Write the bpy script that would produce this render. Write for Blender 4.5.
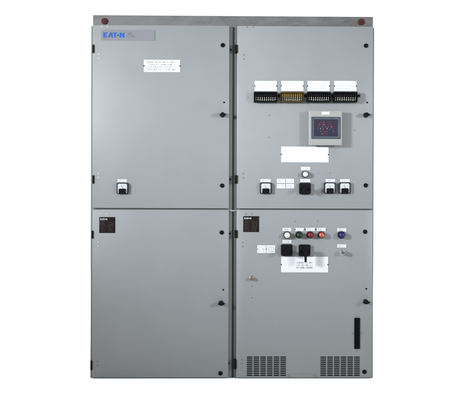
import bpy, bmesh, math, random
from mathutils import Vector, Matrix

S = bpy.context.scene
COL = S.collection
for o in list(bpy.data.objects):
    bpy.data.objects.remove(o)

# ------------------------------------------------------------------ camera
CAM_LOC = Vector((-0.1398, -6.3076, 1.1417))
YAW, PITCH, ROLL = -0.01759, -0.00565, -0.003337
FPX = 1000.0                                   # focal length in photo pixels (photo is 456 wide)
ROT = Matrix.Rotation(YAW, 3, 'Z') @ Matrix.Rotation(PITCH, 3, 'X') @ Matrix.Rotation(ROLL, 3, 'Y')
cam = bpy.data.cameras.new('camera')
cam.lens = 36.0 * FPX / 456.0
cam.clip_end = 500
co = bpy.data.objects.new('camera', cam)
COL.objects.link(co)
co.matrix_world = Matrix.Translation(CAM_LOC) @ (ROT @ Matrix.Rotation(math.pi / 2, 3, 'X')).to_4x4()
S.camera = co

# ------------------------------------------------------------------ world, lamps, exposure
w = bpy.data.worlds.new('World')
S.world = w
w.use_nodes = True
wb = w.node_tree.nodes['Background']
wb.inputs[0].default_value = (1, 1, 1, 1)
wb.inputs[1].default_value = 1.09


def area(name, loc, aim, sx, sy, power, spread=180, col=(1, 1, 1)):
    l = bpy.data.lights.new(name, 'AREA')
    l.shape = 'RECTANGLE'
    l.size, l.size_y = sx, sy
    l.energy = power
    l.color = col
    l.spread = math.radians(spread)
    o = bpy.data.objects.new(name, l)
    COL.objects.link(o)
    o.location = loc
    o.rotation_euler = (Vector(aim) - Vector(loc)).to_track_quat('-Z', 'Y').to_euler()
    return o


area('softbox_key', (-4.2, -3.8, 2.35), (0.72, 0, 1.70), 0.8, 0.8, 68, 42, (0.915, 1.0, 1.055))
area('softbox_fill', (4.2, -3.8, 2.0), (-0.35, 0, 1.26), 0.8, 0.8, 19, 40, (0.915, 1.0, 1.055))
area('added_floor_wash', (0, 4.0, 6.0), (0, 4.0, 0), 14, 8.0, 460, 80)  # added lamp, washes out the shadow on the floor behind the cabinet

S.view_settings.view_transform = 'Standard'
S.view_settings.look = 'None'
S.view_settings.exposure = 0
S.view_settings.gamma = 1
S.render.engine = 'CYCLES'


# ------------------------------------------------------------------ materials
def principled(name, col, rough=0.5, metal=0.0, emit=None, estr=0.0, coat=0.0):
    m = bpy.data.materials.new(name)
    m.use_nodes = True
    b = m.node_tree.nodes['Principled BSDF']
    b.inputs['Base Color'].default_value = (*col, 1)
    b.inputs['Roughness'].default_value = rough
    b.inputs['Metallic'].default_value = metal
    b.inputs['Coat Weight'].default_value = coat
    if emit:
        b.inputs['Emission Color'].default_value = (*emit, 1)
        b.inputs['Emission Strength'].default_value = estr
    return m


def mottled(name, c1, c2, scale=6, rough=(0.4, 0.55), bump=0.0, bscale=400, metal=0.0, detail=5, stretch=(1, 1, 1)):
    m = principled(name, c1, rough[0], metal)
    nt = m.node_tree
    N, L = nt.nodes, nt.links
    b = N['Principled BSDF']
    tc = N.new('ShaderNodeTexCoord')
    mp = N.new('ShaderNodeMapping')
    mp.inputs['Scale'].default_value = stretch
    L.new(tc.outputs['Object'], mp.inputs[0])
    n = N.new('ShaderNodeTexNoise')
    n.inputs['Scale'].default_value = scale
    n.inputs['Detail'].default_value = detail
    n.inputs['Roughness'].default_value = 0.65
    L.new(mp.outputs[0], n.inputs['Vector'])
    r = N.new('ShaderNodeValToRGB')
    r.color_ramp.elements[0].position = 0.3
    r.color_ramp.elements[1].position = 0.7
    r.color_ramp.elements[0].color = (*c1, 1)
    r.color_ramp.elements[1].color = (*c2, 1)
    L.new(n.outputs['Fac'], r.inputs[0])
    L.new(r.outputs[0], b.inputs['Base Color'])
    mr = N.new('ShaderNodeMapRange')
    mr.inputs['To Min'].default_value = rough[0]
    mr.inputs['To Max'].default_value = rough[1]
    L.new(n.outputs['Fac'], mr.inputs[0])
    L.new(mr.outputs[0], b.inputs['Roughness'])
    if bump:
        n2 = N.new('ShaderNodeTexNoise')
        n2.inputs['Scale'].default_value = bscale
        n2.inputs['Detail'].default_value = 2
        L.new(tc.outputs['Object'], n2.inputs['Vector'])
        bp = N.new('ShaderNodeBump')
        bp.inputs['Strength'].default_value = bump
        bp.inputs['Distance'].default_value = 0.001
        L.new(n2.outputs['Fac'], bp.inputs['Height'])
        n3 = N.new('ShaderNodeTexNoise')
        n3.inputs['Scale'].default_value = 2.6
        n3.inputs['Detail'].default_value = 1
        L.new(tc.outputs['Object'], n3.inputs['Vector'])
        b2 = N.new('ShaderNodeBump')
        b2.inputs['Strength'].default_value = 0.5
        b2.inputs['Distance'].default_value = 0.012
        L.new(n3.outputs['Fac'], b2.inputs['Height'])
        L.new(bp.outputs[0], b2.inputs['Normal'])
        L.new(b2.outputs[0], b.inputs['Normal'])
    return m


M = {}
M['paint'] = mottled('grey_enamel', (0.0920, 0.0960, 0.0985), (0.0985, 0.1020, 0.1045), 4, (0.42, 0.5), 0.25, 260)
M['frame'] = mottled('grey_frame_enamel', (0.072, 0.080, 0.078), (0.084, 0.091, 0.088), 7, (0.5, 0.6), 0.25, 260)
M['channel'] = mottled('weathered_zinc', (0.030, 0.027, 0.026), (0.060, 0.058, 0.058), 13, (0.5, 0.8), 0.4, 120, 0.0, 8, (1, 1, 3))
M['gasket'] = principled('black_gasket', (0.024, 0.023, 0.021), 0.8)
M['door_shade'] = principled('painted_door_shade', (0.036, 0.036, 0.035), 0.7)  # darker frame grey, the door's shade put into the colour
M['black'] = principled('black_plastic', (0.0025, 0.0025, 0.003), 0.32)
M['blackmatt'] = principled('black_matt', (0.002, 0.002, 0.002), 0.6)
M['hole'] = principled('dark_cavity', (0.002, 0.002, 0.002), 0.9)
M['white'] = principled('white_laminate', (0.29, 0.29, 0.30), 0.45)
M['ink'] = principled('engraving_ink', (0.050, 0.046, 0.060), 0.6)
M['paleink'] = principled('pale_engraving_ink', (0.15, 0.15, 0.18), 0.6)
M['faintink'] = principled('faint_engraving_ink', (0.225, 0.215, 0.24), 0.6)
M['plate'] = principled('nameplate_silver', (0.082, 0.080, 0.090), 0.42, 0.0)
M['plateink'] = principled('nameplate_grey_ink', (0.045, 0.042, 0.045), 0.5)
M['blue'] = principled('logo_blue', (0.003, 0.042, 0.18), 0.4)
M['dplate'] = mottled('dark_data_plate', (0.004, 0.003, 0.003), (0.007, 0.005, 0.004), 60, (0.35, 0.5))
M['dink'] = principled('data_plate_print', (0.040, 0.030, 0.026), 0.5)
M['dwhite'] = principled('data_plate_white', (0.22, 0.22, 0.22), 0.5)
M['chrome'] = principled('chrome', (0.45, 0.45, 0.46), 0.22, 1.0)
M['steel'] = mottled('screw_steel', (0.42, 0.40, 0.38), (0.55, 0.53, 0.50), 200, (0.3, 0.45), 0, 1, 1.0)
M['zinc'] = mottled('yellow_zinc', (0.12, 0.09, 0.06), (0.20, 0.16, 0.12), 120, (0.35, 0.55), 0, 1, 0.6)
M['redcap'] = mottled('dull_red_cap', (0.020, 0.003, 0.002), (0.034, 0.005, 0.003), 90, (0.45, 0.6))
M['bezel'] = principled('light_grey_housing', (0.112, 0.111, 0.108), 0.5)
M['scrframe'] = principled('slate_screen_frame', (0.018, 0.026, 0.034), 0.4)
M['rim'] = principled('pale_screen_rim', (0.085, 0.105, 0.112), 0.4)
M['amber'] = mottled('amber_plastic', (0.034, 0.020, 0.001), (0.048, 0.031, 0.003), 60, (0.35, 0.45))
M['brown'] = principled('dark_amber_shroud', (0.024, 0.014, 0.001), 0.4)
M['brass'] = principled('terminal_metal', (0.20, 0.19, 0.17), 0.45, 0.4)
M['amberlever'] = principled('amber_lever', (0.070, 0.042, 0.003), 0.4)
M['meter'] = principled('meter_housing', (0.012, 0.013, 0.018), 0.4)
M['dial'] = principled('meter_dial', (0.24, 0.25, 0.27), 0.35)
M['lenswhite'] = principled('white_lens', (0.24, 0.24, 0.23), 0.15, coat=0.2)
M['green'] = principled('dark_green_lens', (0.002, 0.012, 0.005), 0.32)
M['red'] = principled('red_lens', (0.085, 0.002, 0.006), 0.32)
M['orange'] = principled('orange_lens', (0.20, 0.018, 0.005), 0.32)
M['bluelens'] = principled('blue_cap', (0.002, 0.006, 0.050), 0.35)
for k in ('blue', 'brown', 'brass', 'redcap', 'amber', 'amberlever', 'meter', 'scrframe', 'green', 'red', 'bluelens'):
    M[k].node_tree.nodes['Principled BSDF'].inputs['Specular IOR Level'].default_value = 0.18
for k in ('black', 'blackmatt', 'hole', 'gasket', 'dplate', 'dwhite', 'dink'):
    M[k].node_tree.nodes['Principled BSDF'].inputs['Specular IOR Level'].default_value = 0.06
M['studio'] = principled('white_studio_paper', (0.96, 0.96, 0.96), 0.9)

# the relay's lit screen: near-black navy glass with a faint dull red glow of figures behind it
m = principled('relay_screen', (0.004, 0.006, 0.012), 0.15)
nt = m.node_tree
N, L = nt.nodes, nt.links
b = N['Principled BSDF']
tc = N.new('ShaderNodeTexCoord')
no = N.new('ShaderNodeTexNoise')
no.inputs['Scale'].default_value = 28
no.inputs['Detail'].default_value = 4
L.new(tc.outputs['Object'], no.inputs['Vector'])
rp = N.new('ShaderNodeValToRGB')
rp.color_ramp.elements[0].position = 0.42
rp.color_ramp.elements[0].color = (0.020, 0.024, 0.042, 1)
rp.color_ramp.elements[1].position = 0.62
rp.color_ramp.elements[1].color = (0.062, 0.020, 0.036, 1)
L.new(no.outputs['Fac'], rp.inputs[0])
L.new(rp.outputs[0], b.inputs['Emission Color'])
b.inputs['Emission Strength'].default_value = 0.7
b.inputs['Specular IOR Level'].default_value = 0.2
M['screen'] = m
M['segred'] = principled('red_display_figures', (0.1, 0.01, 0.02), 0.4, 0, (0.17, 0.035, 0.05), 0.7)
M['segdim'] = principled('dim_red_figures', (0.03, 0.005, 0.01), 0.4, 0, (0.13, 0.03, 0.05), 0.7)
M['scredge'] = principled('dark_screen_surround', (0.006, 0.009, 0.018), 0.3)
M['seggreen'] = principled('green_display_dot', (0.05, 0.12, 0.04), 0.4, 0, (0.42, 0.24, 0.16), 0.7)


# ------------------------------------------------------------------ helpers
def P(px, py, y=0.0):
    """a point measured on the photograph -> (x, z) on the real plane at depth y"""
    d = ROT @ Vector(((px - 228) / FPX, 1.0, -(py - 203.5) / FPX))
    t = (y - CAM_LOC.y) / d.y
    q = CAM_LOC + d * t
    return q.x, q.z


PX = 0.00631            # metres per photo pixel on the door plane


class MB:
    """collects shapes into one mesh; each shape has its own material"""

    def __init__(self):
        self.bm = bmesh.new()
        self.mats = []

    def mi(self, key):
        if key not in self.mats:
            self.mats.append(key)
        return self.mats.index(key)

    def _fin(self, vs, mat, bevel=0, seg=2):
        fs = list({f for v in vs for f in v.link_faces})
        if bevel:
            es = list({e for v in vs for e in v.link_edges if len(e.link_faces) == 2 and e.calc_face_angle(0) > 0.6})
            r = bmesh.ops.bevel(self.bm, geom=es, offset=bevel, segments=seg, profile=0.5, affect='EDGES', clamp_overlap=True)
            fs = list(set(fs) | set(r['faces']))
        i = self.mi(mat)
        for f in fs:
            if f.is_valid:
                f.material_index = i

    def box(self, x0, x1, y0, y1, z0, z1, mat, bevel=0, seg=2, rot=0):
        r = bmesh.ops.create_cube(self.bm, size=1)
        vs = r['verts']
        bmesh.ops.scale(self.bm, vec=(abs(x1 - x0), abs(y1 - y0), abs(z1 - z0)), verts=vs)
        if rot:
            bmesh.ops.rotate(self.bm, cent=(0, 0, 0), matrix=Matrix.Rotation(rot, 3, 'Y'), verts=vs)
        bmesh.ops.translate(self.bm, vec=((x0 + x1) / 2, (y0 + y1) / 2, (z0 + z1) / 2), verts=vs)
        self._fin(vs, mat, bevel, seg)

    def prism(self, pts, y0, y1, mat, bevel=0):
        """pts in (x,z), y0 front (smaller), y1 back"""
        a = [self.bm.verts.new((x, y0, z)) for x, z in pts]
        c = [self.bm.verts.new((x, y1, z)) for x, z in pts]
        n = len(pts)
        self.bm.faces.new(a)
        self.bm.faces.new(c[::-1])
        for i in range(n):
            j = (i + 1) % n
            self.bm.faces.new((a[j], a[i], c[i], c[j]))
        self._fin(a + c, mat, bevel)

    def lathe(self, prof, mat, cx=0, cz=0, seg=32, sx=1, sz=1):
        """profile of (y, r) from the back to the front, spun round the y axis"""
        rings = []
        vs = []
        for y, r in prof:
            if r <= 1e-6:
                v = self.bm.verts.new((cx, y, cz))
                rings.append([v])
                vs.append(v)
            else:
                ring = [self.bm.verts.new((cx + sx * r * math.cos(2 * math.pi * k / seg), y, cz + sz * r * math.sin(2 * math.pi * k / seg))) for k in range(seg)]
                rings.append(ring)
                vs += ring
        for a, c in zip(rings, rings[1:]):
            for k in range(seg):
                j = (k + 1) % seg
                if len(a) == 1 and len(c) == 1:
                    continue
                if len(a) == 1:
                    self.bm.faces.new((a[0], c[j], c[k]))
                elif len(c) == 1:
                    self.bm.faces.new((a[k], a[j], c[0]))
                else:
                    self.bm.faces.new((a[k], a[j], c[j], c[k]))
        self._fin(vs, mat)

    def grid(self, xs, zs, keep, y0, y1, mat, bevel=0.0):
        """a sheet y0..y1 thick cut into cells; cells for which keep() is false are real openings"""
        V = {}

        def g(i, j, y):
            if (i, j, y) not in V:
                V[(i, j, y)] = self.bm.verts.new((xs[i], y, zs[j]))
            return V[(i, j, y)]
        nx, nz = len(xs) - 1, len(zs) - 1
        K = lambda i, j: 0 <= i < nx and 0 <= j < nz and keep(i, j)
        for i in range(nx):
            for j in range(nz):
                if not K(i, j):
                    continue
                self.bm.faces.new((g(i, j, y0), g(i + 1, j, y0), g(i + 1, j + 1, y0), g(i, j + 1, y0)))
                self.bm.faces.new((g(i, j, y1), g(i, j + 1, y1), g(i + 1, j + 1, y1), g(i + 1, j, y1)))
                for di, dj, p, q in ((-1, 0, (i, j), (i, j + 1)), (1, 0, (i + 1, j + 1), (i + 1, j)), (0, -1, (i + 1, j), (i, j)), (0, 1, (i, j + 1), (i + 1, j + 1))):
                    if not K(i + di, j + dj):
                        self.bm.faces.new((g(*p, y0), g(*q, y0), g(*q, y1), g(*p, y1)))
        vs = list(V.values())
        bmesh.ops.recalc_face_normals(self.bm, faces=list({f for v in vs for f in v.link_faces}))
        self._fin(vs, mat, bevel)

    def build(self, name, parent=None, loc=(0, 0, 0), label=None, sharp=35):
        bmesh.ops.recalc_face_normals(self.bm, faces=self.bm.faces)
        me = bpy.data.meshes.new(name)
        for f in self.bm.faces:
            f.smooth = True
        self.bm.to_mesh(me)
        self.bm.free()
        for k in self.mats:
            me.materials.append(M[k])
        me.set_sharp_from_angle(angle=math.radians(sharp))
        o = bpy.data.objects.new(name, me)
        COL.objects.link(o)
        o.location = loc
        if parent:
            o.parent = parent
        if label:
            o['label'] = label
        return o


def dup(o, loc, parent=None, label=None):
    c = o.copy()
    COL.objects.link(c)
    c.location = loc
    c.parent = parent or o.parent
    if label:
        c['label'] = label
    for ch in o.children:
        k = ch.copy()
        COL.objects.link(k)
        k.parent = c
    return c


def marks(mb, x0, x1, z0, z1, rows, y, mat, seed, inset=0.0, gap=0.45, words=None, t=0.0009):
    """worn, unreadable engraving: rows of broken letter strokes"""
    rnd = random.Random(seed)
    rh = (z1 - z0) / rows
    for r in range(rows):
        h = rh * (1 - gap)
        zt = z1 - rh * (r + gap / 2)
        ins = inset * rnd.uniform(0.2, 1.4) * (x1 - x0)
        x = x0 + ins
        cw = h * 0.72
        n = 0
        wl = rnd.randint(3, 8)
        while x + cw < x1 - ins:
            n += 1
            if n > wl:
                n = 0
                wl = rnd.randint(3, 8)
                x += cw
                continue
            w_ = cw * 0.74
            q = h * 0.19
            for stroke in rnd.choice(('lbtm', 'ltm', 'lrm', 'c', 'lb', 'ct', 'lrtb', 'ltb', 'lrtm', 'lrb', 'ltmu', 'lrt', 'lrbm', 'c')):
                if rnd.random() < 0.12:
                    continue
                X0, X1, Z0, Z1 = {'l': (0, q, 0, h), 'r': (w_ - q, w_, 0, h), 'b': (q, w_ - q, 0, q), 't': (q, w_ - q, h - q, h), 'c': (w_ / 2 - q / 2, w_ / 2 + q / 2, 0, h - q),
                                  'm': (q, w_ - q, h * .5 - q / 2, h * .5 + q / 2), 'u': (w_ - q, w_, h * .5, h - q)}[stroke]
                mb.box(x + X0 + 2e-5, x + X1 - 2e-5, y - 0.0004, y + 0.0002, zt - h + Z0 + 2e-5, zt - h + Z1 - 2e-5, mat)
            x += cw


def logo(mb, x0, z0, w_, h, y, mat):
    """the maker's wordmark: E A T dot N in heavy capitals, the A a bare slant with its own dot"""
    def U(pts):
        mb.prism([(x0 + a * w_, z0 + c * h) for a, c in pts], y - 0.0006, y + 0.0002, mat)
    U([(0, 0), (.19, 0), (.19, .2), (.075, .2), (.075, .4), (.17, .4), (.17, .6), (.075, .6), (.075, .8), (.19, .8), (.19, 1), (0, 1)])
    U([(.215, 0), (.285, 0), (.345, .66), (.375, 1), (.315, 1)])
    U([(.385, 1), (.355, .62), (.39, 0), (.46, 0), (.42, 1)])
    U([(.325, .10), (.355, .10), (.355, .34), (.325, .34)])
    U([(.455, .8), (.515, .8), (.515, 0), (.59, 0), (.59, .8), (.65, .8), (.65, 1), (.455, 1)])
    n = 14
    U([(.705 + .05 * math.cos(2 * math.pi * k / n), .47 + .21 * math.sin(2 * math.pi * k / n)) for k in range(n)])
    U([(.775, 0), (.85, 0), (.85, .62), (.925, 0), (1, 0), (1, 1), (.925, 1), (.925, .38), (.85, 1), (.775, 1)])


# ------------------------------------------------------------------ the setting: white studio floor
mb = MB()
mb.box(-60, 60, -30, 120, -0.02, 0, 'studio')
fl = mb.build('floor')
fl['kind'] = 'structure'

# ------------------------------------------------------------------ the switchgear
root = bpy.data.objects.new('switchgear_cabinet', None)
COL.objects.link(root)
root['label'] = 'tall grey two-section switchgear cabinet with four doors and rows of meters and switches'
root['category'] = 'switchgear cabinet'

XL = -0.895
XR = 0.895
xg0 = P(232.2, 210)[0]         # right edge of the left section
xg1 = P(234.3, 210)[0]         # left edge of the right section
ZT = 2.222
DB = 1.3                        # cabinet depth
Y0 = 0.024                      # front plane of the frames, behind the doors
dxl0, dxl1 = P(92.3, 210)[0], P(228.9, 210)[0]
dxr0, dxr1 = P(236.7, 210)[0], P(372.6, 210)[0]
zs_u = P(228, 208.5)[1]
zs_l = P(228, 209.9)[1]
DT = 2.226
DBOT = 0.006


def frame(x0, x1, doors_x, label):
    mb = MB()
    # a real enclosure: side sheets, roof, rear and a front frame with two door openings
    fx0, fx1 = doors_x
    xs = [x0, fx0 + 0.03, fx1 - 0.03, x1]
    zs = [0.0, 0.03, zs_u - 0.03, zs_u + 0.03, ZT - 0.03, ZT]
    mb.grid(xs, zs, lambda i, j: not (i == 1 and j in (1, 3)), Y0, Y0 + 0.003, 'frame')
    mb.box(x0, x0 + 0.003, Y0 + 0.003, DB, 0, ZT, 'frame')
    mb.box(x1 - 0.003, x1, Y0 + 0.003, DB, 0, ZT, 'frame')
    mb.box(x0 + 0.003, x1 - 0.003, Y0 + 0.003, DB, ZT - 0.003, ZT, 'frame')
    mb.box(x0 + 0.003, x1 - 0.003, DB - 0.003, DB, 0, ZT - 0.003, 'frame')
    return mb.build('section_frame', root, label=label)


fr_l = frame(XL, xg0, (dxl0, dxl1), 'left section frame')
fr_r = frame(xg1, XR, (dxr0, dxr1), 'right section frame')
mb = MB()
mb.box(xg0 + 0.0001, xg1 - 0.0001, Y0 + 0.004, Y0 + 0.024, 0, ZT - 0.0005, 'gasket')
mb.box(xg1 + 0.0003, dxr0 + 0.004, Y0 - 0.0030, Y0 - 0.0005, 0.001, ZT - 0.001, 'door_shade')  # added dark strip, paints the door's shade on the frame edge
mb.build('gasket_and_door_shade', root)
# small pale clip bridging the joint at door-split height
mb = MB()
x_, z_ = P(232.6, 210.8, Y0)
mb.box(x_ - 0.020, x_ + 0.026, Y0 - 0.012, Y0 - 0.002, z_ - 0.0045, z_ + 0.0045, 'paint', 0.0015)
mb.build('joint_clip', root)


# doors ------------------------------------------------------------
def door(x0, x1, z0, z1, label, holes=None):
    mb = MB()
    if holes:
        xs = sorted({x0, x1, *[h[0] for h in holes], *[h[1] for h in holes]})
        zs = sorted({z0, z1, *[h[2] for h in holes], *[h[3] for h in holes]})

        def keep(i, j):
            cx, cz = (xs[i] + xs[i + 1]) / 2, (zs[j] + zs[j + 1]) / 2
            return not any(h[0] < cx < h[1] and h[2] < cz < h[3] for h in holes)
        mb.grid(xs, zs, keep, 0.0, 0.020, 'paint', 0.0006)
    else:
        mb.box(x0, x1, 0.0, 0.020, z0, z1, 'paint', 0.0035, 3)
    return mb.build('door', root, label=label)


d_ul = door(dxl0, dxl1, zs_u, DT, 'upper left door with the maker\'s grey nameplate')
d_ll = door(dxl0, dxl1, DBOT, zs_l, 'plain lower left door with a black data plate')
d_ur = door(dxr0, dxr1, zs_u, DT, 'upper right door with four test switches and the relay')
vz1 = P(266, 356.2)[1]
vz0 = 0.014
V1 = (P(246.3, 366)[0], P(286.5, 366)[0], vz0, vz1)
V2 = (P(319.9, 366)[0], P(360.3, 366)[0], vz0, vz1)
d_lr = door(dxr0, dxr1, DBOT, zs_l, 'lower right door with two louvred vents', [V1, V2])


def vent(v):
    x0, x1, z0, z1 = v
    x0 += 0.0001; x1 -= 0.0001; z0 += 0.0001; z1 -= 0.0001
    mb = MB()
    nc, nr = 6, 11
    cw, ch = (x1 - x0) / nc, (z1 - z0) / nr
    xs = [x0]
    for i in range(nc):
        xs += [x0 + i * cw + cw * 0.075, x0 + (i + 1) * cw - cw * 0.075]
    xs.append(x1)
    zs = [z0]
    for i in range(nr):
        zs += [z0 + i * ch + ch * 0.20, z0 + (i + 1) * ch - ch * 0.20]
    zs.append(z1)
    mb.grid(xs, zs, lambda i, j: not (i % 2 == 1 and j % 2 == 1), 0.0001, 0.0030, 'paint')
    mb.box(x0, x1, 0.016, 0.018, z0, z1, 'hole')
    return mb.build('vent', d_lr)


vent(V1)
vent(V2)

# hinges, locks, latches, rivets (each a part of its door) ----------


def hinge(px, py0, py1, parent, wpx=2.3):
    x, z0 = P(px, py1, -0.003)
    _, z1 = P(px, py0, -0.003)
    h = wpx * PX / 2
    mb = MB()
    zc = (z0 + z1) / 2
    mb.box(-h, h, -0.007, 0.0235, -(z1 - z0) / 2, (z1 - z0) / 2, 'blackmatt', 0.002)
    mb.lathe([(-0.0071, 0.0), (-0.0071, 0.0)], 'blackmatt')if False else None
    for s in (-1, 1):
        mb.lathe([(-0.006, 0.0032), (-0.0085, 0.0030), (-0.0090, 0.0)], 'blackmatt', 0, s * (z1 - z0) * 0.28, 12)
    return mb.build('hinge', parent, (x, 0, zc))


for (a, b_, dr) in ((44.7, 52.9, d_ul), (175.3, 183.6, d_ul), (230.7, 238.6, d_ll), (361.0, 370.2, d_ll)):
    hinge(93.2 if a < 200 else (92.4 if a < 300 else 91.3), a, b_, dr, 1.9)
for (a, b_, dr) in ((44.8, 53.0, d_ur), (175.2, 183.6, d_ur), (230.2, 238.0, d_lr), (359.4, 369.0, d_lr)):
    hinge(236.0 if a < 300 else 235.0, a, b_, dr, 2.9)

protos = {}


def place(kind, px, py, parent, label=None, y=0.0):
    x, z = P(px, py, y)
    if kind not in protos:
        protos[kind] = BUILD[kind](parent, (x, y, z))
        if label:
            protos[kind]['label'] = label
        return protos[kind]
    return dup(protos[kind], (x, y, z), parent, label)


def b_lock(parent, loc):
    mb = MB()
    r = 2.15 * PX
    mb.lathe([(0.0, r), (-0.004, r), (-0.0055, r * 0.93), (-0.0058, r * 0.60), (-0.0045, r * 0.56), (-0.0045, 0)], 'black')
    mb.box(-0.006, 0.006, -0.0056, -0.004, -0.0012, 0.0012, 'hole')
    return mb.build('cam_lock', parent, loc)


def b_latch(parent, loc):
    mb = MB()
    mb.lathe([(0.0, 0.016), (-0.004, 0.016), (-0.006, 0.013), (-0.028, 0.0105), (-0.030, 0.0)], 'black', 0, 0, 28)
    # winged turn-handle: a squat dome with two tapering wings
    mb.prism([(-0.0205, 0.0), (-0.012, 0.0058), (-0.006, 0.0125), (0.0, 0.0145), (0.006, 0.0125), (0.012, 0.0062), (0.0225, 0.0022),
              (0.0225, -0.0035), (0.010, -0.0095), (0.0, -0.0125), (-0.010, -0.0100), (-0.0205, -0.0045)], -0.048, -0.026, 'black', 0.003)
    return mb.build('turn_latch', parent, loc)


def b_rivet(parent, loc):
    mb = MB()
    mb.lathe([(0.0, 0.0052), (-0.0012, 0.0050), (-0.0028, 0.0036), (-0.0034, 0.0)], 'steel', 0, 0, 16)
    return mb.build('rivet', parent, loc)


def b_rivetp(parent, loc):
    mb = MB()
    mb.lathe([(0.0, 0.0050), (-0.0016, 0.0048), (-0.0032, 0.0034), (-0.0037, 0.0)], 'paint', 0, 0, 16)
    mb.lathe([(-0.0036, 0.0018), (-0.00385, 0.0018), (-0.0039, 0.0)], 'ink', 0, 0, 10)
    return mb.build('painted_rivet', parent, loc)


def b_screw(parent, loc):
    mb = MB()
    mb.lathe([(0.0, 0.0055), (-0.003, 0.0052), (-0.0042, 0.0035), (-0.0042, 0.0)], 'blackmatt', 0, 0, 16)
    return mb.build('black_screw', parent, loc)


def b_tiny(parent, loc):
    mb = MB()
    mb.lathe([(0.0, 0.0036), (-0.0015, 0.0034), (-0.0020, 0.0)], 'ink', 0, 0, 12)
    return mb.build('small_screw', parent, loc)


BUILD = dict(lock=b_lock, latch=b_latch, rivet=b_rivet, rivetp=b_rivetp, screw=b_screw, tiny=b_tiny)

for px, py, d in ((222.8, 45.2, d_ul), (222.2, 185.6, d_ul), (221.8, 232.5, d_ll), (220.5, 373.3, d_ll),
                  (366.0, 45.7, d_ur), (365.8, 185.4, d_ur), (365.1, 231.7, d_lr), (364.4, 371.8, d_lr)):
    place('lock', px, py, d)
for px, py, d in ((222.6, 115.0, d_ul), (221.2, 303.0, d_ll), (365.7, 115.2, d_ur), (365.4, 301.6, d_lr)):
    place('latch', px, py, d)
for px, py, d in ((102, 26.8, d_ul), (107.8, 26.8, d_ul), (99.3, 54.2, d_ul), (99.3, 58.2, d_ul), (98.7, 173.8, d_ul), (98.7, 177.6, d_ul),
                  (101.3, 213.9, d_ll), (107.2, 213.8, d_ll), (98.2, 242.4, d_ll), (98.2, 246.6, d_ll)):
    place('rivet', px, py, d)
for px, py, d in ((97.4, 361.6, d_ll), (97.4, 365.6, d_ll), (246.8, 26.9, d_ur), (252.9, 27.0, d_ur), (243.6, 54.8, d_ur), (243.6, 59.0, d_ur),
                  (243.2, 173.4, d_ur), (243.2, 177.8, d_ur), (245.9, 213.8, d_lr), (251.7, 213.6, d_lr), (242.6, 242.5, d_lr), (242.6, 246.2, d_lr),
                  (242.1, 359.6, d_lr), (241.4, 363.6, d_lr), (355, 250, None)):
    if d:
        place('rivetp', px, py, d)
for px, py, d in ((224.1, 102.4, d_ul), (223.2, 289.8, d_ll), (367.2, 102.5, d_ur), (366.3, 288.8, d_lr)):
    place('screw', px, py, d)
for px, py, d in ((269.5, 115.4, d_ur), (269.0, 137.4, d_ur), (318.2, 173.3, d_ur), (330, 172.8, d_ur), (354.6, 130.3, d_ur),
                  (295.3, 221.4, d_lr), (317.6, 221.1, d_lr), (252.0, 286.2, d_lr), (251.6, 297.6, d_lr), (360.2, 97, d_ur), (248, 97.3, d_ur),
                  (356.9, 316.2, d_lr), (356.9, 350.4, d_lr), (352.6, 333.4, d_lr), (361.6, 333.4, d_lr)):
    place('tiny', px, py, d)
for px, py in ((231.0, 49.7), (230.3, 179.4), (229.9, 233.6), (228.9, 363.4)):
    x, z = P(px, py, Y0)
    s = dup(protos['screw'], (x, Y0, z), fr_l)


# engraved plates ----------------------------------------------------
def plate(name, px0, px1, py0, py1, parent, mat='white', rows=0, ink='paleink', seed=1, notch=0.9, th=0.0022, inset=0.03, gap=0.45,
          pin=True, y=0.0, tb=(0.1, 0.9), tx=(0.07, 0.93), label=None):
    xc, zc = P((px0 + px1) / 2, (py0 + py1) / 2, y)
    hw, hh = (px1 - px0) / 2 * PX, (py1 - py0) / 2 * PX
    nt_ = notch * PX
    nz = min(nt_, hh * 0.42)
    mb = MB()
    mb.prism([(-hw, -hh), (hw, -hh), (hw, -nz), (hw - nt_, 0), (hw, nz), (hw, hh), (-hw, hh), (-hw, nz), (-hw + nt_, 0), (-hw, -nz)],
             -th, 0.0, mat, 0.0004)
    if pin:
        for s in (-1, 1):
            mb.lathe([(0.0, 0.0034), (-0.002, 0.0034), (-0.003, 0.0)], 'blackmatt', s * (hw - nt_ * 0.15), 0, 12)
    if rows:
        zz0, zz1 = -hh + 2 * hh * (1 - tb[1]), -hh + 2 * hh * (1 - tb[0])
        marks(mb, -hw + 2 * hw * tx[0], -hw + 2 * hw * tx[1], zz0, zz1, rows, -th, ink, seed, inset, gap)
    return mb.build(name, parent, (xc, y, zc), label)


plate('engraved_plate', 143.9, 180.1, 59.9, 72.0, d_ul, rows=4, seed=3, gap=0.4, ink='ink', inset=0.05, notch=1.1, label='white plate with four worn lines of engraving')
# four white plates above the test switches
for i, (a, b_) in enumerate(((254.6, 276.9), (281.2, 303.6), (307.5, 329.8), (334.1, 356.5))):
    plate('engraved_plate', a, b_, 81.0, 91.0, d_ur, rows=3, notch=1.0, seed=80 + i, ink='faintink', inset=0.04, gap=0.5)
plate('blank_plate', 281.1, 328.6, 146.7, 162.3, d_ur, rows=0, notch=1.0, label='long blank white plate')
plate('engraved_plate', 281.0, 328.2, 256.7, 272.4, d_lr, rows=3, seed=11, notch=1.0, tb=(0.30, 0.78), tx=(0.32, 0.69), gap=0.35, ink='ink',
      label='long white plate with three short engraved lines')
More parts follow.
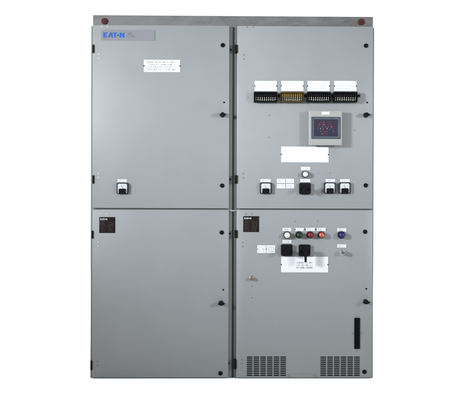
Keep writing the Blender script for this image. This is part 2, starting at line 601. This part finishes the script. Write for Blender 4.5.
# small tags over devices
for k, (px0, px1, py0, py1, d) in enumerate(((117.4, 127.0, 179.3, 182.0, d_ul), (260.2, 270.9, 179.2, 182.0, d_ur), (300.2, 310.4, 179.1, 182.0, d_ur),
                                            (325.3, 335.2, 179.2, 182.0, d_ur), (339.9, 349.9, 179.2, 182.0, d_ur), (300.8, 310.4, 166.9, 170.1, d_ur),
                                            (282.3, 291.4, 227.9, 231.0, d_lr), (282.3, 291.5, 240.2, 243.2, d_lr), (337.0, 346.4, 228.3, 231.4, d_lr),
                                            (337.0, 346.4, 244.4, 247.6, d_lr), (295.2, 304.0, 227.9, 231.0, d_lr), (305.6, 315.0, 227.9, 231.0, d_lr),
                                            (316.5, 326.0, 227.9, 231.0, d_lr))):
    plate('tag_plate', px0, px1, py0, py1, d, rows=1, seed=20 + k, notch=0.7, tb=(0.2, 0.8), tx=(0.16, 0.84), gap=0.1, pin=k > 9)
# paired tags
for k, (px0, px1, py0, py1) in enumerate(((276.8, 285.2, 178.8, 183.1), (285.7, 294.2, 178.8, 183.1), (276.8, 285.2, 184.0, 188.3), (285.7, 294.2, 184.0, 188.3))):
    plate('tag_plate', px0, px1, py0, py1, d_ur, rows=2, seed=40 + k, notch=0.5, gap=0.3, pin=False)
for k, (px0, px1) in enumerate(((257.2, 266.0), (266.4, 275.3))):
    plate('tag_plate', px0, px1, 245.3, 253.0, d_lr, rows=3, seed=50 + k, notch=0.9, gap=0.35, pin=False)

# silver maker's nameplate with the blue wordmark
xc, zc = P(128.2, 35.1)
hw, hh, rr = 26.6 * PX, 5.2 * PX, 0.008
pts = []
for cx, cz, a0 in ((hw - rr, hh - rr, 0), (-hw + rr, hh - rr, 90), (-hw + rr, -hh + rr, 180), (hw - rr, -hh + rr, 270)):
    for k in range(6):
        a = math.radians(a0 + 18 * k)
        pts.append((cx + rr * math.cos(a), cz + rr * math.sin(a)))
mb = MB()
mb.prism(pts, -0.003, 0.0, 'plate', 0.0006)
logo(mb, -24.6 * PX, -2.55 * PX, 20.8 * PX, 4.9 * PX, -0.003, 'blue')
marks(mb, -1.4 * PX, 8.0 * PX, -2.6 * PX, 2.7 * PX, 2, -0.003, 'plateink', 5, 0.03, 0.25)
mb.build('nameplate', d_ul, (xc, 0, zc), 'silver-grey nameplate with blue lettering')

# black data plates
for (a, b_, c, d, dr, sd) in ((99.3, 115.2, 217.1, 232.9, d_ll, 61), (243.2, 259.1, 216.1, 232.0, d_lr, 71)):
    xc, zc = P((a + b_) / 2, (c + d) / 2)
    h = 7.95 * PX
    mb = MB()
    mb.box(-h, h, -0.002, 0.0, -h, h, 'dplate', 0.0006)
    logo(mb, -h * 0.86, h * 0.62, h * 0.86, h * 0.20, -0.002, 'dwhite')
    marks(mb, -h * 0.86, -h * 0.12, -h * 0.88, h * 0.42, 7, -0.002, 'dink', sd, 0.08, 0.5)
    marks(mb, h * 0.02, h * 0.86, -h * 0.88, h * 0.42, 8, -0.002, 'dink', sd + 1, 0.10, 0.5)
    mb.build('data_plate', dr, (xc, 0, zc), 'square black data plate')

# black ribbed slot on the lower right door
x0, z0 = P(354.2, 348.8)
x1, z1 = P(359.9, 317.8)
mb = MB()
xc, zc = (x0 + x1) / 2, (z0 + z1) / 2
hw, hh = (x1 - x0) / 2, (z1 - z0) / 2
mb.grid([-hw, -hw + 0.004, hw - 0.004, hw], [-hh, -hh + 0.005, hh - 0.005, hh], lambda i, j: not (i == 1 and j == 1), -0.006, 0.0, 'blackmatt', 0.001)
mb.box(-hw + 0.004, hw - 0.004, -0.001, 0.0, -hh + 0.005, hh - 0.005, 'hole')
for k in range(12):
    z = -hh + 0.014 + k * (2 * hh - 0.028) / 11
    mb.box(-hw + 0.0045, hw - 0.0045, -0.0045, -0.0012, z - 0.0022, z + 0.0022, 'black', 0.0006)
mb.build('ribbed_slot', d_lr, (xc, 0, zc), 'narrow vertical black slot')

# chrome lock and key switch on the lower right door
x, z = P(251.6, 278.2)
mb = MB()
mb.lathe([(0.0, 0.0165), (-0.003, 0.0160), (-0.005, 0.0125), (-0.026, 0.0110), (-0.030, 0.0085), (-0.030, 0.0)], 'zinc')
mb.prism([(-0.0055, -0.005), (0.0055, -0.005), (0, 0.0058)], -0.0306, -0.0290, 'hole')
mb.box(-0.018, -0.010, -0.006, 0, -0.012, -0.004, 'zinc', 0.001)
mb.box(0.011, 0.019, -0.006, 0, -0.012, -0.004, 'zinc', 0.001)
mb.build('cylinder_lock', d_lr, (x, 0, z))

# lifting channel along the top --------------------------------------
yb = 0.045
cx0, cz0 = P(93.0, 25.0, yb)
cx1, _ = P(373.0, 25.0, yb)
_, cz1 = P(233, 16.0, yb)
mb = MB()
c0 = ZT
mb.box(cx0, cx1, yb, yb + 0.006, c0 - 0.0, cz1, 'channel', 0.001)
mb.box(cx0, cx1, yb + 0.006, yb + 0.075, cz1 - 0.006, cz1 - 0.0005, 'channel')
mb.box(cx0, cx1, yb + 0.0062, yb + 0.075, c0 + 0.0005, c0 + 0.006, 'channel')
ch = mb.build('lifting_channel', root, label='weathered brown-grey channel bolted along the cabinet roof')
for px, py in ((104.7, 21.2), (361.2, 22.0)):
    x, z = P(px, py, yb)
    mb = MB()
    r = 3.25 * PX
    mb.lathe([(0.0, r), (-0.004, r), (-0.008, r * 0.86), (-0.009, 0.0)], 'redcap', 0, 0, 32)
    mb.lathe([(-0.0088, r * 0.42), (-0.013, r * 0.40), (-0.0135, 0.0)], 'redcap', 0, 0, 6)
    mb.build('red_cap', ch, (x, yb, z))
# roof flange strip under the channel
mb = MB()
mb.box(XL + 0.006, XR - 0.004, Y0 + 0.004, yb - 0.001, ZT, ZT + 0.004, 'frame')
mb.build('roof_flange', root)
# base bolts by the vents
for px, py in ((288.6, 377.2), (314.6, 376.6)):
    x, z = P(px, py)
    mb = MB()
    mb.lathe([(0.0, 0.0085), (-0.005, 0.0080), (-0.006, 0.0)], 'zinc', 0, 0, 6)
    mb.build('anchor_bolt', d_lr, (x, 0, max(z, 0.016)))
# thin fold line low on the lower right door
x0, zf = P(288.0, 373.8)
x1, _ = P(317.5, 373.8)
mb = MB()
mb.box(x0, x1, -0.0010, 0.0, zf - 0.0012, zf + 0.0012, 'paint', 0.0003)
mb.build('stiffener_seam', d_lr)


# test switches --------------------------------------------------------
def test_switch(px0, px1, body, lever, seed):
    D = 0.045
    xc, zc = P((px0 + px1) / 2, 96.9, -D)
    s = 1 - D / 6.3
    hw, hh = (px1 - px0) / 2 * PX * s, 5.3 * PX * s
    mb = MB()
    mb.box(-hw, hw, -0.022, 0.0, -hh, hh, 'brown' if body == 'amber' else body, 0.002)                       # moulded base
    mb.box(-hw, hw, -D, -0.022, hh * 0.72, hh, body if body == 'black' else 'brown', 0.0015)   # top shroud
    mb.box(-hw, hw, -D * 0.8, -0.022, -hh, -hh * 0.72, 'black', 0.0015)
    for sx in (-1, 1):
        mb.box(sx * hw - sx * 0.005, sx * hw, -D, -0.022, -hh * 0.72, hh * 0.72, 'black', 0.001)
    t = mb.build('test_switch', root, (xc, 0, zc), 'amber test switch block' if body == 'amber' else 'black test switch block')
    n = 10
    pitch = (2 * hw - 0.014) / n
    mb = MB()
    w2 = pitch * 0.30
    mb.box(-w2, w2, -0.040, -0.022, 0.000, hh * 0.62, lever, 0.001)
    mb.box(-w2 * 0.45, w2 * 0.45, -0.034, -0.022, -hh * 0.30, -0.0005, 'brass')
    mb.lathe([(-0.022, pitch * 0.30), (-0.027, pitch * 0.28), (-0.028, 0.0)], 'brass', 0, -hh * 0.50, 12)
    first = None
    rnd = random.Random(seed)
    for k in range(n):
        x = -hw + 0.007 + pitch * (k + 0.5)
        dz = rnd.uniform(-0.0012, 0.0012)
        if first is None:
            first = mb.build('knife_pole', t, (x, 0, dz))
        else:
            dup(first, (x, rnd.uniform(-0.002, 0.002), dz), t)
    return t


TS = ((253.9, 277.4, 'black', 'black'), (280.7, 303.9, 'amber', 'amberlever'), (307.3, 331.0, 'black', 'black'), (333.6, 357.8, 'black', 'black'))
for i, (a, b_, c, d) in enumerate(TS):
    test_switch(a, b_, c, d, i)
for px in (279.1, 305.6, 332.3, 359.2):
    x, z = P(px, 95.6, -0.02)
    mb = MB()
    mb.lathe([(0.0, 0.0085), (-0.018, 0.0085), (-0.022, 0.0070), (-0.030, 0.0060), (-0.031, 0.0)], 'black', 0, 0, 20)
    mb.build('cover_stud', root, (x, 0, z))

# protective relay with its screen ------------------------------------
D = 0.056
x0, z1 = P(308.9, 110.6, -D)
x1, z0 = P(341.9, 145.4, -D)
xc, zc = (x0 + x1) / 2, (z0 + z1) / 2
hw, hh = (x1 - x0) / 2, (z1 - z0) / 2
sx0, sz1 = P(311.6, 116.9, -D)
sx1, sz0 = P(340.4, 138.9, -D)
mb = MB()
mb.box(-hw + 0.004, hw - 0.004, -0.042, 0.0, -hh + 0.006, hh - 0.002, 'bezel', 0.003)      # case
xs = [-hw, sx0 - xc, sx1 - xc, hw]
zs = [-hh, sz0 - zc, sz1 - zc, hh]
mb.grid(xs, zs, lambda i, j: not (i == 1 and j == 1), -D, -0.0425, 'bezel', 0.0025)
ru = mb.build('relay_unit', root, (xc, 0, zc), 'light grey protective relay with a dark lit screen')
mb = MB()
a0, a1, b0, b1 = sx0 - xc, sx1 - xc, sz0 - zc, sz1 - zc
mb.grid([a0 + .0005, a0 + 0.007, a1 - 0.007, a1 - .0005], [b0 + .0005, b0 + 0.007, b1 - 0.007, b1 - .0005], lambda i, j: not (i == 1 and j == 1), -D - 0.003, -0.0445, 'scrframe', 0.001)
mb.grid([a0 + .0072, a0 + 0.0125, a1 - 0.0125, a1 - .0072], [b0 + .0072, b0 + 0.0125, b1 - 0.0125, b1 - .0072], lambda i, j: not (i == 1 and j == 1), -D - 0.001, -0.0445, 'rim', 0.001)
mb.build('screen_frame', ru)
mb = MB()
ys = -D + 0.004
mb.grid([a0 + 0.0127, a0 + 0.0185, a1 - 0.0185, a1 - 0.0127], [b0 + 0.0127, b0 + 0.0175, b1 - 0.0175, b1 - 0.0127], lambda i, j: not (i == 1 and j == 1), ys - 0.0005, ys + 0.004, 'scredge')
mb.box(a0 + 0.0187, a1 - 0.0187, ys, ys + 0.004, b0 + 0.0177, b1 - 0.0177, 'screen')
rnd = random.Random(9)
cz_ = (b0 + b1) / 2
for r in range(6):
    z = cz_ + 0.036 - r * 0.0145
    half = (0.030, 0.046, 0.052, 0.052, 0.044, 0.030)[r]
    x = -half + rnd.uniform(-0.006, 0.006)
    while x < half:
        w_ = rnd.uniform(0.008, 0.020)
        if rnd.random() < 0.8:
            marks(mb, x, x + w_, z - 0.0045, z + 0.0045, 1, ys, 'segred' if rnd.random() < 0.6 else 'segdim', rnd.randint(0, 999), 0, 0.2)
        x += w_ + rnd.uniform(0.003, 0.008)
for dx, dz in ((-0.030, -0.004), (0.012, -0.002)):
    mb.lathe([(ys + 0.0001, 0.0028), (ys - 0.0008, 0.0026), (ys - 0.0009, 0)], 'seggreen', dx, cz_ + dz, 12)
mb.build('screen', ru)
xt, zt_ = P(325.7, 113.2, -D)
mb = MB()
q, h = 4.6 * PX, 1.35 * PX
mb.prism([(-q, -h), (q, -h), (q * 0.72, 0), (q, h), (-q, h), (-q * 0.72, 0)], -0.0015, 0, 'white', 0.0003)
mb.build('tag_plate', ru, (xt - xc, -D, zt_ - zc))


# panel meters ---------------------------------------------------------
def rounded(hw, hh, rr, n=5):
    pts = []
    for cx, cz, a0 in ((hw - rr, hh - rr, 0), (-hw + rr, hh - rr, 90), (-hw + rr, -hh + rr, 180), (hw - rr, -hh + rr, 270)):
        for k in range(n + 1):
            a = math.radians(a0 + 90 * k / n)
            pts.append((cx + rr * math.cos(a), cz + rr * math.sin(a)))
    return pts


def panel_meter(px, py, needle, proto=None):
    D = 0.026
    x, z = P(px, py, -D)
    if proto:
        return dup(proto, (x, 0, z), root)
    hw, hh = 6.0 * PX, 5.7 * PX
    mb = MB()
    mb.prism(rounded(hw, hh, 0.011), -0.014, 0.0, 'meter', 0.002)
    mb.prism(rounded(hw * 0.93, hh * 0.93, 0.010), -D + 0.006, -0.0142, 'meter', 0.002)
    t = mb.build('panel_meter', root, (x, 0, z))
    mb = MB()
    f0, f1, g0, g1 = -hw * 0.78, hw * 0.74, -hh * 0.18, hh * 0.80
    mb.prism([(f0, -hh * .8), (f1, -hh * .8), (f1, g1 - .006), (f1 - .006, g1), (f0 + .006, g1), (f0, g1 - .006)], -D + 0.004, -D + 0.0062, 'dial', 0.0004)
    yy = -D + 0.004
    for k in range(9):
        a = math.radians(35 + k * 110 / 8)
        cx, cz = 0.026 * math.cos(a), -0.010 + 0.031 * math.sin(a)
        mb.box(cx - 0.0006, cx + 0.0006, yy - 0.0004, yy + 0.0002, cz - 0.0022, cz + 0.0022, 'ink', rot=math.pi / 2 - a)
    mb.build('meter_dial', t)
    mb = MB()
    mb.box(-0.0006, 0.0006, yy - 0.0022, yy - 0.0012, -0.010, 0.020, 'hole', rot=-0.5)
    mb.build('needle', t)
    mb = MB()
    mb.prism([(-hw * 0.62, -hh * 0.86), (hw * 0.58, -hh * 0.86), (hw * 0.58, -hh * 0.20), (hw * 0.48, -hh * 0.04), (-hw * 0.52, -hh * 0.04), (-hw * 0.62, -hh * 0.20)],
             -D - 0.004, -D + 0.0038, 'black', 0.0015)
    mb.lathe([(-D - 0.0040, 0.0034), (-D - 0.006, 0.003), (-D - 0.0062, 0)], 'black', 0, -hh * 0.45, 12)
    mb.build('meter_cover', t)
    return t


pm = panel_meter(122.4, 188.4, 0.3)
for px, py in ((266.0, 188.2), (330.2, 188.0), (345.1, 188.0)):
    panel_meter(px, py, 0, pm)


# rotary control switches ----------------------------------------------
def rotary(px, py, kind, label):
    D = 0.020
    x, z = P(px, py, -D)
    h = 5.75 * PX
    mb = MB()
    mb.prism(rounded(h, h, 0.010), -D, 0.0, 'black', 0.0025)
    for k in range(5):
        a = math.radians(150 - k * 30)
        cx, cz = 0.026 * math.cos(a), 0.004 + 0.024 * math.sin(a)
        mb.box(cx - 0.0016, cx + 0.0016, -D - 0.0004, -D + 0.0002, cz - 0.0011, cz + 0.0011, 'dink')
    t = mb.build('control_switch', root, (x, 0, z), label)
    mb = MB()
    mb.lathe([(-D, 0.014), (-D - 0.006, 0.013), (-D - 0.010, 0.0085), (-D - 0.048, 0.0080)], 'black', 0, 0, 24)
    if kind == 'lever':
        mb.prism([(-0.0058, -0.071), (0.0058, -0.071), (0.0075, -0.02), (0.012, 0.006), (0.007, 0.018), (-0.007, 0.018), (-0.012, 0.006), (-0.0075, -0.02)],
                 -D - 0.072, -D - 0.046, 'black', 0.004)
        mb.build('lever_handle', t)
    else:
        mb.prism([(-0.020, -0.016), (-0.010, -0.022), (0.020, 0.010), (0.022, 0.018), (0.012, 0.022), (-0.018, -0.006)],
                 -D - 0.072, -D - 0.046, 'black', 0.005)
        mb.build('grip_handle', t)
    return t


rotary(305.1, 188.6, 'grip', 'square black rotary switch between the meters')
rotary(286.8, 250.1, 'grip', 'square black rotary switch under the white lamp')
rotary(304.7, 250.3, 'lever', 'square black rotary switch with its lever hanging down')


# push buttons and lamps -----------------------------------------------
def button(px, py, mat, label, r=3.2, depth=0.040, ring='black', name='push_button'):
    x, z = P(px, py, -depth * 0.7)
    R = r * PX
    mb = MB()
    mb.lathe([(0.0, R * 1.12), (-0.006, R * 1.12), (-0.009, R * 1.05), (-depth * 0.55, R * 1.02), (-depth * 0.60, R * 0.92), (-depth * 0.60, 0)], ring)
    t = mb.build(name, root, (x, 0, z), label)
    mb = MB()
    mb.lathe([(-depth * 0.60, R * 0.84), (-depth * 0.86, R * 0.86), (-depth * 0.95, R * 0.78), (-depth * 1.00, R * 0.62), (-depth * 0.98, R * 0.55), (-depth * 1.04, R * 0.40), (-depth * 1.07, 0)], mat)
    mb.build('lens_cap', t)
    return t


button(305.4, 174.3, 'lenswhite', 'white indicator lamp above the upper switch', 3.1, 0.036, 'meter', 'indicator_lamp')
button(287.2, 235.2, 'lenswhite', 'white indicator lamp left of the coloured buttons', 3.4, 0.036, 'meter', 'indicator_lamp')
button(299.3, 235.0, 'green', 'dark green push button')
button(310.4, 235.0, 'red', 'red push button')
button(321.6, 235.0, 'orange', 'orange push button')
button(341.8, 235.0, 'bluelens', 'blue push button', 3.4)
x, z = P(342.9, 252.8, -0.03)
mb = MB()
mb.lathe([(0.0, 0.019), (-0.008, 0.0185), (-0.011, 0.0150), (-0.040, 0.0140), (-0.043, 0.0115), (-0.043, 0.0)], 'chrome')
ks = mb.build('key_switch', root, (x, 0, z), 'chrome key switch below the blue button')
mb = MB()
mb.lathe([(-0.043, 0.0090), (-0.0445, 0.0085), (-0.0445, 0.0)], 'black', 0, 0, 20)
mb.box(-0.0012, 0.0012, -0.0452, -0.0446, -0.006, 0.006, 'steel')
mb.build('key_barrel', ks)
